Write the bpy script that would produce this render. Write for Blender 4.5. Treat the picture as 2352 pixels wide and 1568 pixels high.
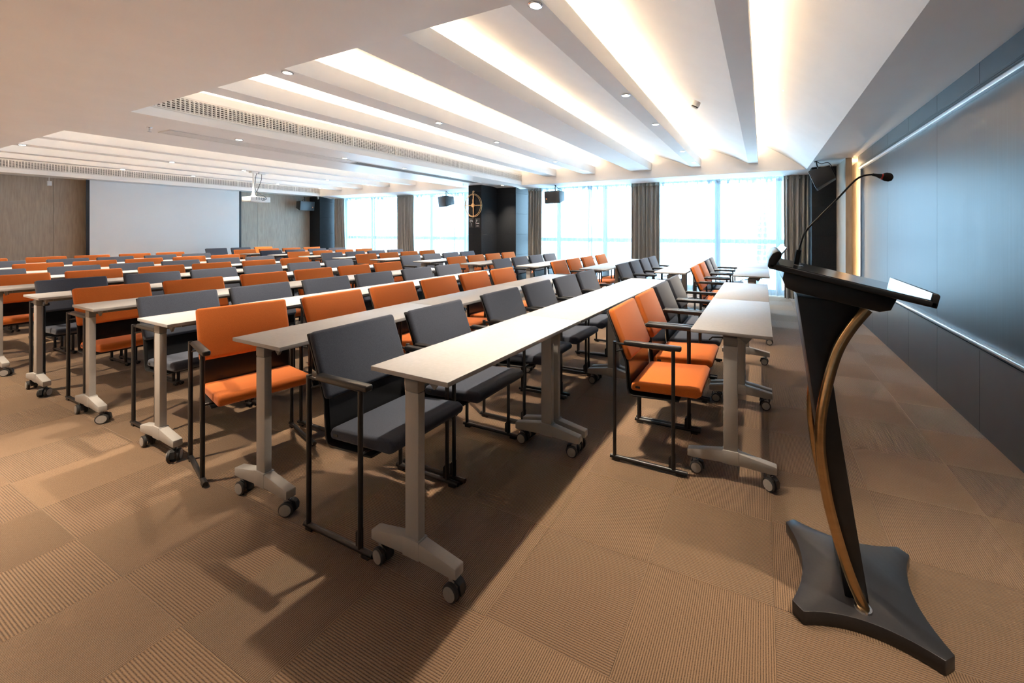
import bpy, bmesh, math, random
from mathutils import Vector, Matrix
random.seed(7)
for o in list(bpy.data.objects):
    bpy.data.objects.remove(o, do_unlink=True)
SC = bpy.context.scene
COL = SC.collection

# ------------------------------------------------------------------ camera
F_PX, CX_PX, HY_PX, YAW = 916.6, 1330.4, 528.7, 0.4299
CAM = Vector((0.9565, -1.228, 1.4645))
cd = bpy.data.cameras.new('camera'); cam = bpy.data.objects.new('camera', cd); COL.objects.link(cam)
cam.location = CAM; cam.rotation_euler = (math.pi/2, 0, YAW)
cd.sensor_fit = 'HORIZONTAL'; cd.sensor_width = 36.0; cd.lens = 36.0*F_PX/2352
cd.shift_x = (1176-CX_PX)/2352; cd.shift_y = (HY_PX-784)/2352
cd.clip_start = 0.05; cd.clip_end = 2000
SC.camera = cam
# ------------------------------------------------------------------ world, exposure
SKY_STRENGTH = 5.0
w = bpy.data.worlds.new('sky'); SC.world = w; w.use_nodes = True
bg = w.node_tree.nodes['Background']; bg.inputs[0].default_value = (0.50, 0.77, 1.0, 1); bg.inputs[1].default_value = SKY_STRENGTH
SC.view_settings.view_transform = 'Standard'; SC.view_settings.look = 'None'
SC.view_settings.gamma = 1.0; SC.view_settings.use_curve_mapping = False
SC.view_settings.exposure = 2.5
SC.cycles.use_denoising = True
SC.cycles.max_bounces = 8; SC.cycles.diffuse_bounces = 5; SC.cycles.glossy_bounces = 4
SC.cycles.transmission_bounces = 6; SC.cycles.transparent_max_bounces = 12
SC.cycles.sample_clamp_indirect = 6.0
SC.cycles.caustics_reflective = False; SC.cycles.caustics_refractive = False
def portal(x0, x1):
    l = bpy.data.lights.new('window_portal', 'AREA'); l.shape = 'RECTANGLE'; l.size = x1-x0; l.size_y = 2.6
    l.cycles.is_portal = True
    o = bpy.data.objects.new('window_portal', l); COL.objects.link(o)
    o.location = ((x0+x1)/2, 9.12, 1.4); o.rotation_euler = (-math.pi/2, 0, 0)
portal(-13.3, -6.2); portal(-5.1, 1.85)
SPOT_W, SPOT_COL = 80.0, (1.0, 0.84, 0.65)
LED_STRENGTH, LED_COL = 13.0, (1.0, 0.74, 0.49)

def project(p):
    d = Vector(p)-CAM
    fw = Vector((-math.sin(YAW), math.cos(YAW), 0)); rt = Vector((math.cos(YAW), math.sin(YAW), 0))
    z = d.dot(fw)
    if z < 0.05: return None
    return (CX_PX+F_PX*d.dot(rt)/z, HY_PX-F_PX*d.z/z, z)
def in_frame(p, m=0):
    q = project(p)
    return q is not None and -m < q[0] < 2352+m and -m < q[1] < 1568+m

# ------------------------------------------------------------------ materials
MATS = {}
def new_mat(name, col, rough=0.5, metal=0.0, spec=0.5):
    m = bpy.data.materials.new(name); m.use_nodes = True
    b = m.node_tree.nodes['Principled BSDF']
    b.inputs['Base Color'].default_value = (*col, 1); b.inputs['Roughness'].default_value = rough
    b.inputs['Metallic'].default_value = metal; b.inputs['Specular IOR Level'].default_value = spec
    MATS[name] = m
    return m
def nd(m, t, **kw):
    n = m.node_tree.nodes.new(t)
    for k, v in kw.items(): setattr(n, k, v)
    return n
def lk(m, a, b): m.node_tree.links.new(a, b)
def noise_mat(name, c1, c2, scale, rough=0.5, stretch=(1, 1, 1), bump=0.0, metal=0.0, spec=0.5, detail=6, bdist=0.002):
    m = new_mat(name, c1, rough, metal, spec)
    b = m.node_tree.nodes['Principled BSDF']
    tc = nd(m, 'ShaderNodeTexCoord'); mp = nd(m, 'ShaderNodeMapping'); mp.inputs['Scale'].default_value = stretch
    nz = nd(m, 'ShaderNodeTexNoise'); nz.inputs['Scale'].default_value = scale; nz.inputs['Detail'].default_value = detail
    rp = nd(m, 'ShaderNodeValToRGB')
    rp.color_ramp.elements[0].color = (*c1, 1); rp.color_ramp.elements[1].color = (*c2, 1)
    rp.color_ramp.elements[0].position = 0.3; rp.color_ramp.elements[1].position = 0.7
    lk(m, tc.outputs['Object'], mp.inputs[0]); lk(m, mp.outputs[0], nz.inputs['Vector'])
    lk(m, nz.outputs[0], rp.inputs[0]); lk(m, rp.outputs[0], b.inputs['Base Color'])
    if bump:
        bp = nd(m, 'ShaderNodeBump'); bp.inputs['Strength'].default_value = bump; bp.inputs['Distance'].default_value = bdist
        lk(m, nz.outputs[0], bp.inputs['Height']); lk(m, bp.outputs[0], b.inputs['Normal'])
    return m
noise_mat('plaster', (0.86, 0.855, 0.85), (0.89, 0.885, 0.88), 3.0, 0.85)
noise_mat('plaster_sheen', (0.86, 0.85, 0.84), (0.89, 0.88, 0.87), 3.0, 0.42)
noise_mat('laminate', (0.37, 0.37, 0.378), (0.40, 0.40, 0.408), 60.0, 0.5, bump=0.02)
new_mat('laminate_edge', (0.5, 0.5, 0.49), 0.45)
noise_mat('leg_paint', (0.40, 0.385, 0.365), (0.43, 0.415, 0.395), 200.0, 0.5, bump=0.03)
new_mat('leg_cap', (0.22, 0.21, 0.20), 0.5)
new_mat('under_steel', (0.24, 0.23, 0.22), 0.5, 0.3)
noise_mat('black_metal', (0.010, 0.010, 0.011), (0.016, 0.016, 0.017), 80.0, 0.34)
noise_mat('black_plastic', (0.012, 0.012, 0.013), (0.02, 0.02, 0.021), 60.0, 0.42)
noise_mat('rubber', (0.03, 0.03, 0.03), (0.04, 0.04, 0.04), 60.0, 0.6)
noise_mat('wheel_cap', (0.36, 0.34, 0.32), (0.40, 0.38, 0.36), 90.0, 0.5)
def fabric(name, c1, c2):
    m = noise_mat(name, c1, c2, 420.0, 0.92, bump=0.35, spec=0.2, detail=2, bdist=0.0015)
    b = m.node_tree.nodes['Principled BSDF']; b.inputs['Sheen Weight'].default_value = 0.15
    return m
fabric('orange_fabric', (0.56, 0.135, 0.022), (0.68, 0.185, 0.036))
fabric('charcoal_fabric', (0.034, 0.041, 0.060), (0.060, 0.070, 0.096))
noise_mat('shell_black', (0.008, 0.008, 0.009), (0.012, 0.012, 0.012), 40.0, 0.55)
noise_mat('drape', (0.30, 0.285, 0.26), (0.40, 0.385, 0.355), 18.0, 0.55, (6, 6, 0.4), bump=0.15)
noise_mat('dark_panel', (0.010, 0.011, 0.014), (0.016, 0.018, 0.021), 40.0, 0.6, (1, 1, 1), bump=0.03, spec=0.22)
noise_mat('lower_panel', (0.040, 0.042, 0.046), (0.047, 0.049, 0.053), 6.0, 0.34)
noise_mat('oak_veneer', (0.36, 0.30, 0.235), (0.46, 0.395, 0.315), 5.0, 0.45, (9, 9, 0.8), bump=0.05)
noise_mat('aluminium', (0.62, 0.63, 0.65), (0.68, 0.69, 0.70), 20.0, 0.32, (1, 30, 1), metal=0.9)
noise_mat('brass', (0.72, 0.47, 0.24), (0.80, 0.54, 0.29), 30.0, 0.28, metal=1.0)
noise_mat('bronze_tube', (0.42, 0.27, 0.13), (0.50, 0.33, 0.17), 14.0, 0.22, (1, 1, 4), metal=1.0)
noise_mat('lectern_black', (0.006, 0.006, 0.007), (0.010, 0.010, 0.011), 30.0, 0.38)
noise_mat('lectern_base', (0.018, 0.018, 0.021), (0.023, 0.023, 0.026), 120.0, 0.33)
noise_mat('desk_gloss', (0.045, 0.045, 0.05), (0.06, 0.06, 0.065), 10.0, 0.14, (1, 40, 1), metal=0.5)
noise_mat('steel', (0.62, 0.63, 0.64), (0.72, 0.73, 0.74), 40.0, 0.2, (1, 20, 1), metal=1.0)
noise_mat('foam', (0.008, 0.008, 0.008), (0.014, 0.014, 0.014), 300.0, 0.95, bump=0.5)
new_mat('red_plastic', (0.55, 0.03, 0.02), 0.4)
noise_mat('white_plastic', (0.78, 0.78, 0.77), (0.82, 0.82, 0.81), 30.0, 0.4)
noise_mat('screen_white', (0.80, 0.80, 0.80), (0.83, 0.83, 0.83), 1.2, 0.8)
noise_mat('speaker_body', (0.020, 0.021, 0.023), (0.028, 0.029, 0.031), 150.0, 0.5)
noise_mat('speaker_grille', (0.05, 0.053, 0.057), (0.085, 0.09, 0.096), 900.0, 0.38, metal=0.5, bump=0.3)
new_mat('orange_mark', (0.75, 0.30, 0.14), 0.5)
new_mat('white_print', (0.85, 0.85, 0.85), 0.6)
new_mat('plaque_black', (0.022, 0.018, 0.018), 0.3)
noise_mat('grille_white', (0.70, 0.69, 0.68), (0.74, 0.73, 0.72), 30.0, 0.5)
new_mat('duct_dark', (0.015, 0.012, 0.011), 0.9)
noise_mat('window_frame', (0.42, 0.46, 0.49), (0.46, 0.50, 0.53), 30.0, 0.4)
noise_mat('backing', (0.30, 0.29, 0.28), (0.33, 0.32, 0.31), 3.0, 0.9)
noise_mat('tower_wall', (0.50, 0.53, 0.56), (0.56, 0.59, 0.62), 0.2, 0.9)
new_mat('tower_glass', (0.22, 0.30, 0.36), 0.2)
new_mat('carpet_base', (0.03, 0.02, 0.013), 0.95)
noise_mat('shell_gloss', (0.008, 0.008, 0.009), (0.011, 0.011, 0.011), 40.0, 0.22)
new_mat('cable_black', (0.01, 0.01, 0.01), 0.5)
def emis(name, col, s):
    m = bpy.data.materials.new(name); m.use_nodes = True; nt = m.node_tree
    for n in list(nt.nodes): nt.nodes.remove(n)
    e = nd(m, 'ShaderNodeEmission'); e.inputs[0].default_value = (*col, 1); e.inputs[1].default_value = s
    o = nd(m, 'ShaderNodeOutputMaterial'); lk(m, e.outputs[0], o.inputs[0]); MATS[name] = m
emis('led', LED_COL, LED_STRENGTH)
emis('lamp_lens', (1.0, 0.86, 0.66), 7.0)
emis('niche_led', (1.0, 0.70, 0.40), 22.0)
def sheer():
    m = bpy.data.materials.new('sheer'); m.use_nodes = True; nt = m.node_tree
    for n in list(nt.nodes): nt.nodes.remove(n)
    tr = nd(m, 'ShaderNodeBsdfTransparent'); tr.inputs[0].default_value = (0.97, 0.985, 1, 1)
    tl = nd(m, 'ShaderNodeBsdfTranslucent'); tl.inputs[0].default_value = (0.11, 0.15, 0.18, 1)
    df = nd(m, 'ShaderNodeBsdfDiffuse'); df.inputs[0].default_value = (0.82, 0.84, 0.85, 1)
    m1 = nd(m, 'ShaderNodeMixShader'); m1.inputs[0].default_value = 0.45
    m2 = nd(m, 'ShaderNodeMixShader')
    tc = nd(m, 'ShaderNodeTexCoord'); mpn = nd(m, 'ShaderNodeMapping'); mpn.inputs['Scale'].default_value = (1, 0.2, 0.04)
    nz = nd(m, 'ShaderNodeTexNoise'); nz.inputs['Scale'].default_value = 11; nz.inputs['Detail'].default_value = 3
    mr = nd(m, 'ShaderNodeMapRange'); mr.inputs[1].default_value = 0.40; mr.inputs[2].default_value = 0.66; mr.inputs[3].default_value = 0.42; mr.inputs[4].default_value = 0.93
    lk(m, tc.outputs['Object'], mpn.inputs[0]); lk(m, mpn.outputs[0], nz.inputs['Vector']); lk(m, nz.outputs[0], mr.inputs[0]); lk(m, mr.outputs[0], m2.inputs[0])
    lk(m, tl.outputs[0], m1.inputs[1]); lk(m, df.outputs[0], m1.inputs[2])
    lk(m, tr.outputs[0], m2.inputs[1]); lk(m, m1.outputs[0], m2.inputs[2])
    o = nd(m, 'ShaderNodeOutputMaterial'); lk(m, m2.outputs[0], o.inputs[0]); MATS['sheer'] = m
sheer()
def glass():
    m = bpy.data.materials.new('glass'); m.use_nodes = True; nt = m.node_tree
    for n in list(nt.nodes): nt.nodes.remove(n)
    tr = nd(m, 'ShaderNodeBsdfTransparent'); tr.inputs[0].default_value = (0.93, 0.97, 0.98, 1)
    gl = nd(m, 'ShaderNodeBsdfGlossy'); gl.inputs['Roughness'].default_value = 0.03
    mx = nd(m, 'ShaderNodeMixShader'); mx.inputs[0].default_value = 0.06
    lk(m, tr.outputs[0], mx.inputs[1]); lk(m, gl.outputs[0], mx.inputs[2])
    o = nd(m, 'ShaderNodeOutputMaterial'); lk(m, mx.outputs[0], o.inputs[0]); MATS['glass'] = m
glass()
def board():
    m = new_mat('board', (0.016, 0.020, 0.026), 0.36, spec=0.3)
    b = m.node_tree.nodes['Principled BSDF']
    tc = nd(m, 'ShaderNodeTexCoord'); mp = nd(m, 'ShaderNodeMapping'); mp.inputs['Scale'].default_value = (30, 30, 0.7)
    nz = nd(m, 'ShaderNodeTexNoise'); nz.inputs['Scale'].default_value = 2.0; nz.inputs['Detail'].default_value = 8
    rp = nd(m, 'ShaderNodeValToRGB'); rp.color_ramp.elements[0].position = 0.35; rp.color_ramp.elements[1].position = 0.7
    rp.color_ramp.elements[0].color = (0.010, 0.013, 0.017, 1); rp.color_ramp.elements[1].color = (0.026, 0.032, 0.040, 1)
    mr = nd(m, 'ShaderNodeMapRange'); mr.inputs[3].default_value = 0.30; mr.inputs[4].default_value = 0.44
    lk(m, tc.outputs['Object'], mp.inputs[0]); lk(m, mp.outputs[0], nz.inputs['Vector']); lk(m, nz.outputs[0], rp.inputs[0])
    lk(m, rp.outputs[0], b.inputs['Base Color']); lk(m, nz.outputs[0], mr.inputs[0]); lk(m, mr.outputs[0], b.inputs['Roughness'])
board()
def carpet():
    m = new_mat('carpet', (0.16, 0.12, 0.085), 0.95, spec=0.1)
    b = m.node_tree.nodes['Principled BSDF']; b.inputs['Sheen Weight'].default_value = 0.35; b.inputs['Sheen Roughness'].default_value = 0.4
    uv = nd(m, 'ShaderNodeUVMap'); sx = nd(m, 'ShaderNodeSeparateXYZ'); lk(m, uv.outputs[0], sx.inputs[0])
    mu = nd(m, 'ShaderNodeMath', operation='MULTIPLY'); mu.inputs[1].default_value = 2*math.pi/0.0084; lk(m, sx.outputs['Y'], mu.inputs[0])
    sn = nd(m, 'ShaderNodeMath', operation='SINE'); lk(m, mu.outputs[0], sn.inputs[0])
    geo = nd(m, 'ShaderNodeTexCoord')
    n1 = nd(m, 'ShaderNodeTexNoise'); n1.inputs['Scale'].default_value = 230; n1.inputs['Detail'].default_value = 3; lk(m, geo.outputs['Object'], n1.inputs['Vector'])
    # yarn breaks the rib edges
    ad = nd(m, 'ShaderNodeMath', operation='MULTIPLY_ADD'); ad.inputs[1].default_value = 2.4; lk(m, n1.outputs[0], ad.inputs[0]); 
    lk(m, sn.outputs[0], ad.inputs[2])
    rp = nd(m, 'ShaderNodeValToRGB'); mr = nd(m, 'ShaderNodeMapRange'); mr.inputs[1].default_value = -0.3; mr.inputs[2].default_value = 2.5
    lk(m, ad.outputs[0], mr.inputs[0]); lk(m, mr.outputs[0], rp.inputs[0])
    e = rp.color_ramp.elements; e[0].position = 0.08; e[0].color = (0.070, 0.044, 0.028, 1); e[1].position = 0.42; e[1].color = (0.205, 0.126, 0.074, 1)
    x = e.new(0.9); x.color = (0.30, 0.198, 0.122, 1)
    oi = nd(m, 'ShaderNodeObjectInfo'); gi = nd(m, 'ShaderNodeNewGeometry')
    a2 = nd(m, 'ShaderNodeMath', operation='ADD'); lk(m, oi.outputs['Random'], a2.inputs[0]); lk(m, gi.outputs['Random Per Island'], a2.inputs[1])
    fr = nd(m, 'ShaderNodeMath', operation='FRACT'); lk(m, a2.outputs[0], fr.inputs[0])
    m2 = nd(m, 'ShaderNodeMapRange'); m2.inputs[3].default_value = 0.86; m2.inputs[4].default_value = 1.12; lk(m, fr.outputs[0], m2.inputs[0])
    hv = nd(m, 'ShaderNodeHueSaturation'); lk(m, rp.outputs[0], hv.inputs['Color']); lk(m, m2.outputs[0], hv.inputs['Value'])
    lk(m, hv.outputs[0], b.inputs['Base Color'])
    bp = nd(m, 'ShaderNodeBump'); bp.inputs['Strength'].default_value = 0.6; bp.inputs['Distance'].default_value = 0.002
    lk(m, ad.outputs[0], bp.inputs['Height']); lk(m, bp.outputs[0], b.inputs['Normal'])
carpet()

# ------------------------------------------------------------------ mesh helpers
class MB:
    def __init__(s): s.v = []; s.f = []
    def add(s, vs, fs):
        n = len(s.v); s.v += [tuple(v) for v in vs]; s.f += [tuple(i+n for i in f) for f in fs]; return s
    def box(s, x0, x1, y0, y1, z0, z1):
        return s.add([(x0,y0,z0),(x1,y0,z0),(x1,y1,z0),(x0,y1,z0),(x0,y0,z1),(x1,y0,z1),(x1,y1,z1),(x0,y1,z1)],
                     [(0,3,2,1),(4,5,6,7),(0,1,5,4),(1,2,6,5),(2,3,7,6),(3,0,4,7)])
    def prism(s, pts, a, b, axis='y'):
        n = len(pts)
        def P(p, t): return (p[0], t, p[1]) if axis == 'y' else ((t, p[0], p[1]) if axis == 'x' else (p[0], p[1], t))
        vs = [P(p, a) for p in pts]+[P(p, b) for p in pts]
        fs = [tuple(range(n)), tuple(range(2*n-1, n-1, -1))]+[(i, i+n, (i+1) % n+n, (i+1) % n) for i in range(n)]
        return s.add(vs, fs)
    def sheet(s, pts, t, a, b):          # polyline (x,z) with thickness t upward, extruded along y
        return s.prism(list(pts)+[(p[0], p[1]+t) for p in reversed(pts)], a, b)
    def tube(s, pts, r, n=10, caps=True):
        pts = [Vector(p) for p in pts]; rings = []
        prev = None
        for i, p in enumerate(pts):
            d = (pts[min(i+1, len(pts)-1)]-pts[max(i-1, 0)]).normalized()
            if prev is None:
                u = d.orthogonal().normalized()
            else:
                u = (prev-d*prev.dot(d)).normalized()
            prev = u; vv = d.cross(u)
            rr = r[i] if isinstance(r, (list, tuple)) else r
            rings.append([p+(u*math.cos(2*math.pi*k/n)+vv*math.sin(2*math.pi*k/n))*rr for k in range(n)])
        base = len(s.v)
        for R in rings: s.v += [tuple(q) for q in R]
        for i in range(len(rings)-1):
            for k in range(n):
                a = base+i*n+k; b = base+i*n+(k+1) % n
                s.f.append((a, b, b+n, a+n))
        if caps:
            s.f.append(tuple(base+k for k in reversed(range(n)))); s.f.append(tuple(base+(len(rings)-1)*n+k for k in range(n)))
        return s
    def lathe(s, prof, c, n=24, axis='z'):  # prof list of (r,h)
        base = len(s.v)
        for (r, h) in prof:
            for k in range(n):
                a = 2*math.pi*k/n; p, q = r*math.cos(a), r*math.sin(a)
                s.v.append({'z': (c[0]+p, c[1]+q, c[2]+h), 'y': (c[0]+p, c[1]+h, c[2]+q), 'x': (c[0]+h, c[1]+p, c[2]+q)}[axis])
        for i in range(len(prof)-1):
            for k in range(n):
                a = base+i*n+k; b = base+i*n+(k+1) % n
                s.f.append((a, b, b+n, a+n))
        s.f.append(tuple(base+k for k in reversed(range(n)))); s.f.append(tuple(base+(len(prof)-1)*n+k for k in range(n)))
        return s
    def mesh(s, name, mat, smooth=False, bevel=0.0, seg=2):
        me = bpy.data.meshes.new(name); me.from_pydata(s.v, [], s.f)
        bm = bmesh.new(); bm.from_mesh(me)
        bmesh.ops.recalc_face_normals(bm, faces=bm.faces)
        if bevel:
            bmesh.ops.bevel(bm, geom=[e for e in bm.edges if e.calc_face_angle(0) > 0.5], offset=bevel, segments=seg, affect='EDGES', profile=0.5)
        bm.to_mesh(me); bm.free()
        if isinstance(mat, str): mat = [mat]
        for k in mat: me.materials.append(MATS[k])
        if smooth or bevel:
            for p in me.polygons: p.use_smooth = True
            if hasattr(me, 'set_sharp_from_angle'): me.set_sharp_from_angle(angle=math.radians(40))
        return me
    def obj(s, name, mat, parent=None, **kw):
        return link(name, s.mesh(name, mat, **kw), parent)
def link(name, me, parent=None):
    o = bpy.data.objects.new(name, me); COL.objects.link(o); o.parent = parent
    return o
def empty(name, loc=(0, 0, 0), rz=0.0, parent=None):
    o = bpy.data.objects.new(name, None); COL.objects.link(o); o.location = loc; o.rotation_euler = (0, 0, rz); o.parent = parent
    o.empty_display_size = 0.1
    return o
def tag(o, label, cat, group=None):
    o['label'] = label; o['category'] = cat
    if group: o['group'] = group
    return o
def struct(o, label=None, cat=None):
    o['kind'] = 'structure'
    if label: o['label'] = label
    if cat: o['category'] = cat
    return o
def copy_tree(o, parent=None):
    c = o.copy(); COL.objects.link(c); c.parent = parent
    for ch in o.children: copy_tree(ch, c)
    return c
ORD = ['first', 'second', 'third', 'fourth', 'fifth', 'sixth', 'seventh', 'eighth', 'ninth', 'tenth', 'eleventh', 'twelfth']
XL, XR, YB, YW = -14.10, 2.39, -3.6, 9.0      # screen wall, board wall, wall behind the camera, window line
ZS, ZB, ZF = 2.684, 2.866, 3.04                # soffit, beam underside, fascia top
Y0, Y1 = 0.58, 7.93                            # ceiling recess

# ------------------------------------------------------------------ floor
floor = MB().box(XL-0.3, XR+0.5, YB, YW+0.2, -0.10, -0.006).obj('floor', 'carpet_base')
struct(floor, 'brown ribbed carpet tile floor laid in quarter turns', 'floor')
def tile_mesh():
    me = MB().box(-0.2494, 0.2494, -0.2494, 0.2494, -0.006, 0.0).mesh('carpet_tile', 'carpet')
    ul = me.uv_layers.new(name='UVMap')
    for p in me.polygons:
        for li in p.loop_indices:
            v = me.vertices[me.loops[li].vertex_index].co; ul.data[li].uv = (v.x+0.25, v.y+0.25)
    return me
cells = []
for i in range(-7, 18):
    for j in range(-29, 6):
        x, y = 0.5*j+0.25, 0.5*i+0.25
        if x > XR or x < XL-0.2 or y > 9.0: continue
        vis = any(in_frame((x+a, y+b, 0)) for a in (-.25, .25) for b in (-.25, .25))
        d = (Vector((x, y, 0))-CAM).length
        cells.append((0 if vis else 1, d, x, y, (i+j) % 2 != 0))
cells.sort()
tm = tile_mesh()
for n, (vis, d, x, y, along_y) in enumerate(cells[:300]):
    o = link('carpet_tile', tm, floor)
    o.location = (x, y, random.uniform(-0.0008, 0.0)); o.rotation_euler = (0, 0, (math.pi/2 if along_y else 0)+random.uniform(-.002, .002))
mb = MB(); dirs = []
for (vis, d, x, y, along_y) in cells[300:]:
    x1 = min(x+0.2494, XR+0.02)
    mb.box(x-0.2494, x1, y-0.2494, y+0.2494, -0.006, 0.0); dirs.append(along_y)
me = bpy.data.meshes.new('carpet_tiles_beyond'); me.from_pydata(mb.v, [], mb.f); me.materials.append(MATS['carpet'])
ul = me.uv_layers.new(name='UVMap')
for p in me.polygons:
    along = dirs[p.vertices[0]//8]
    for li in p.loop_indices:
        v = me.vertices[me.loops[li].vertex_index].co; ul.data[li].uv = (v.y, v.x) if along else (v.x, v.y)
far = link('carpet_tile_field', me, floor); far['kind'] = 'stuff'

# ------------------------------------------------------------------ walls
# --- wall behind the projection screen: veneer panels
wl = MB().box(XL-0.25, XL-0.03, YB, YW+0.2, 0, 3.6).obj('wall_left', 'backing'); struct(wl, 'grey-brown oak veneer wall behind the white projection screen', 'wall')
y = 7.94
while y > YB+0.1:
    y2 = max(y-0.83, YB)
    MB().box(XL-0.03, XL, y2+0.002, y-0.002, 0.0, ZS+0.3).obj('veneer_panel', 'oak_veneer', wl, bevel=0.001, seg=1); y = y2
# --- wall behind the camera
wb = MB().box(XL-0.25, XR+0.5, YB-0.2, YB, 0, 3.6).obj('wall_back', 'oak_veneer'); struct(wb, 'veneer wall behind the viewer', 'wall')
# --- board wall
wr = MB().box(XR+0.03, XR+0.25, YB, 6.66, 0, 3.6).obj('wall_right', 'backing'); struct(wr, 'dark panelled board wall with two metal rails', 'wall')
P = 0.775
for k in range(-8, 6):
    ya, yb = 1.84+P*k, 1.84+P*(k+1)
    yb2 = min(yb, 6.42); ya = max(ya, YB)
    if yb2-ya < 0.05: continue
    MB().box(XR, XR+0.03, ya+0.002, yb2-0.002, 0.0, 0.60).obj('lower_panel', 'lower_panel', wr, bevel=0.001, seg=1)
    yt = 6.66 if k == 5 else yb2
    MB().box(XR, XR+0.03, ya+0.002, yt-0.002, 2.53, ZS+0.02).obj('upper_panel', 'lower_panel', wr, bevel=0.001, seg=1)
for k in range(-4, 4):
    ya, yb = max(1.065+2*P*(k-1)+P, YB), min(1.065+2*P*k+P, 6.42)
    if yb-ya < 0.05: continue
    MB().box(XR, XR+0.03, ya+0.001, yb-0.001, 0.66, 2.435).obj('board_panel', 'board', wr, bevel=0.0008, seg=1)
r = MB().box(XR-0.035, XR+0.03, YB, 6.42, 2.435, 2.465).obj('upper_rail', 'aluminium', wr, bevel=0.003)
for q in range(3): MB().box(XR-0.02+0.005*q, XR+0.03, YB, 6.42, 2.468+0.02*q, 2.482+0.02*q).obj('rail_groove', 'black_metal', wr)
MB().box(XR-0.035, XR+0.03, YB, 6.42, 0.640, 0.662).obj('lower_rail', 'aluminium', wr, bevel=0.003)
for q in range(2): MB().box(XR-0.020+0.004*q, XR+0.03, YB, 6.42, 0.603+0.018*q, 0.616+0.018*q).obj('rail_groove', 'black_metal', wr)
MB().box(XR-0.012, XR+0.03, 6.42, 6.45, 0.60, 2.50).obj('end_trim', 'aluminium', wr)
MB().box(XR, XR+0.03, 6.45, 6.66, 0.0, 2.53).obj('end_panel', 'oak_veneer', wr)
# --- lit niche and veneer pier beyond the board
pr = MB().box(2.24, 2.33, 6.79, 7.70, 0.0, ZS).obj('wall_pier', 'oak_veneer'); struct(pr, 'pale veneer pier beside the lit niche past the dark board', 'wall')
nb = MB().box(XR+0.11, XR+0.3, 6.60, 9.2, 0.0, 3.6).obj('wall_niche', 'oak_veneer'); struct(nb, 'warmly lit niche wall between board and veneer pier', 'wall')
nl = MB().box(2.335, 2.350, 7.15, 7.17, 0.02, ZS-0.02).obj('niche_light', 'niche_led', nb)

# --- black panelled pillars: stacked panels with open joints
def pillar(name, label, x0, x1, y0, y1):
    core = MB().box(x0+0.006, x1-0.006, y0+0.006, y1, 0.0, ZS).obj(name, 'duct_dark'); struct(core, label, 'pillar')
    zs = [0.0, 0.21, 0.78, 1.352, 1.925, 2.50, ZS]
    for a, b in zip(zs, zs[1:]):
        MB().box(x0, x1, y0, y1, a+0.002, b-0.002).obj('panel', 'dark_panel', core, bevel=0.001, seg=1)
    return core
pillar('pillar_clock', 'black panelled pillar carrying the brass clock', -6.32, -5.885, 7.40, 9.0)
pillar('pillar_step', 'black panelled pillar step behind the clock pillar', -5.885, -5.255, 8.10, 9.0)
pillar('pillar_corner', 'black panelled corner pillar beside the veneer wall and projection screen', XL, -13.52, 7.94, 9.0)
pillar('pillar_board', 'black panelled pillar beside the pale veneer pier', 1.83, 2.33, 7.70, 9.0)

# ------------------------------------------------------------------ ceiling
ceil = empty('ceiling'); struct(ceil, 'white ceiling with sloped bays, beams and warm cove lighting', 'ceiling')
YE = 8.32
def soffit(x0, x1, y0, y1, nm='soffit'):
    MB().box(x0, x1, y0, y1, ZS, ZS+0.05).obj(nm, 'plaster_sheen', ceil)
soffit(XL-0.1, XR+0.12, YB, Y0)
soffit(1.765, XR+0.12, Y0, Y1)
soffit(-6.79, -4.95, Y0, Y1)
soffit(XL-0.1, -13.5, Y0, Y1)
soffit(XL-0.1, XR+0.12, Y1, YE)
MB().prism([(Y1+0.002, ZS-0.0005), (YE, ZS-0.058), (YE+0.012, ZS-0.058), (YE+0.012, ZS)], XL-0.1, XR+0.12, 'x').obj('pelmet', 'plaster', ceil)
MB().box(XL-0.1, XR+0.3, YE, YW+0.2, 2.78, 2.83).obj('curtain_pocket', 'plaster', ceil)
MB().box(XL-0.3, XR+0.6, YB-0.2, YW+0.3, 3.55, 3.65).obj('slab', 'backing', ceil)
def end_wall(x0, x1):
    MB().box(x0, x1, Y1, Y1+0.05, ZS+0.0505, 3.55).obj('end_wall', 'plaster', ceil)
    MB().box(x0, x1, Y0-0.05, Y0, ZS+0.0505, 3.55).obj('end_wall', 'plaster', ceil)
end_wall(-4.95-0.4, 1.765); end_wall(-13.5-0.4, -6.79)
def bay(xs, zs, xe):
    pts = []
    for k in range(13):
        s = k/12.0; x = xs+(xe-xs)*s; pts.append((x, zs+(3.34-zs)*(1-(1-s)**1.35)))
    MB().sheet(pts, 0.012, Y0, Y1).obj('sloped_panel', 'plaster', ceil, smooth=True)
def led(x, z=2.905):
    MB().box(x-0.012, x+0.012, Y0+0.03, Y1-0.06, z-0.006, z+0.006).obj('cove_led', 'led', ceil)
def beam(xl, xr):
    MB().box(xl, xr, Y0, Y1, ZB, ZB+0.014).obj('beam', 'plaster', ceil)
    MB().box(xr-0.012, xr, Y0, Y1, ZB+0.0145, ZF).obj('fascia', 'plaster', ceil)
    MB().box(xl, xl+0.012, Y0, Y1, ZB+0.0145, 3.36).obj('trough_back', 'plaster', ceil)
    led(xr-0.055)
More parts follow.
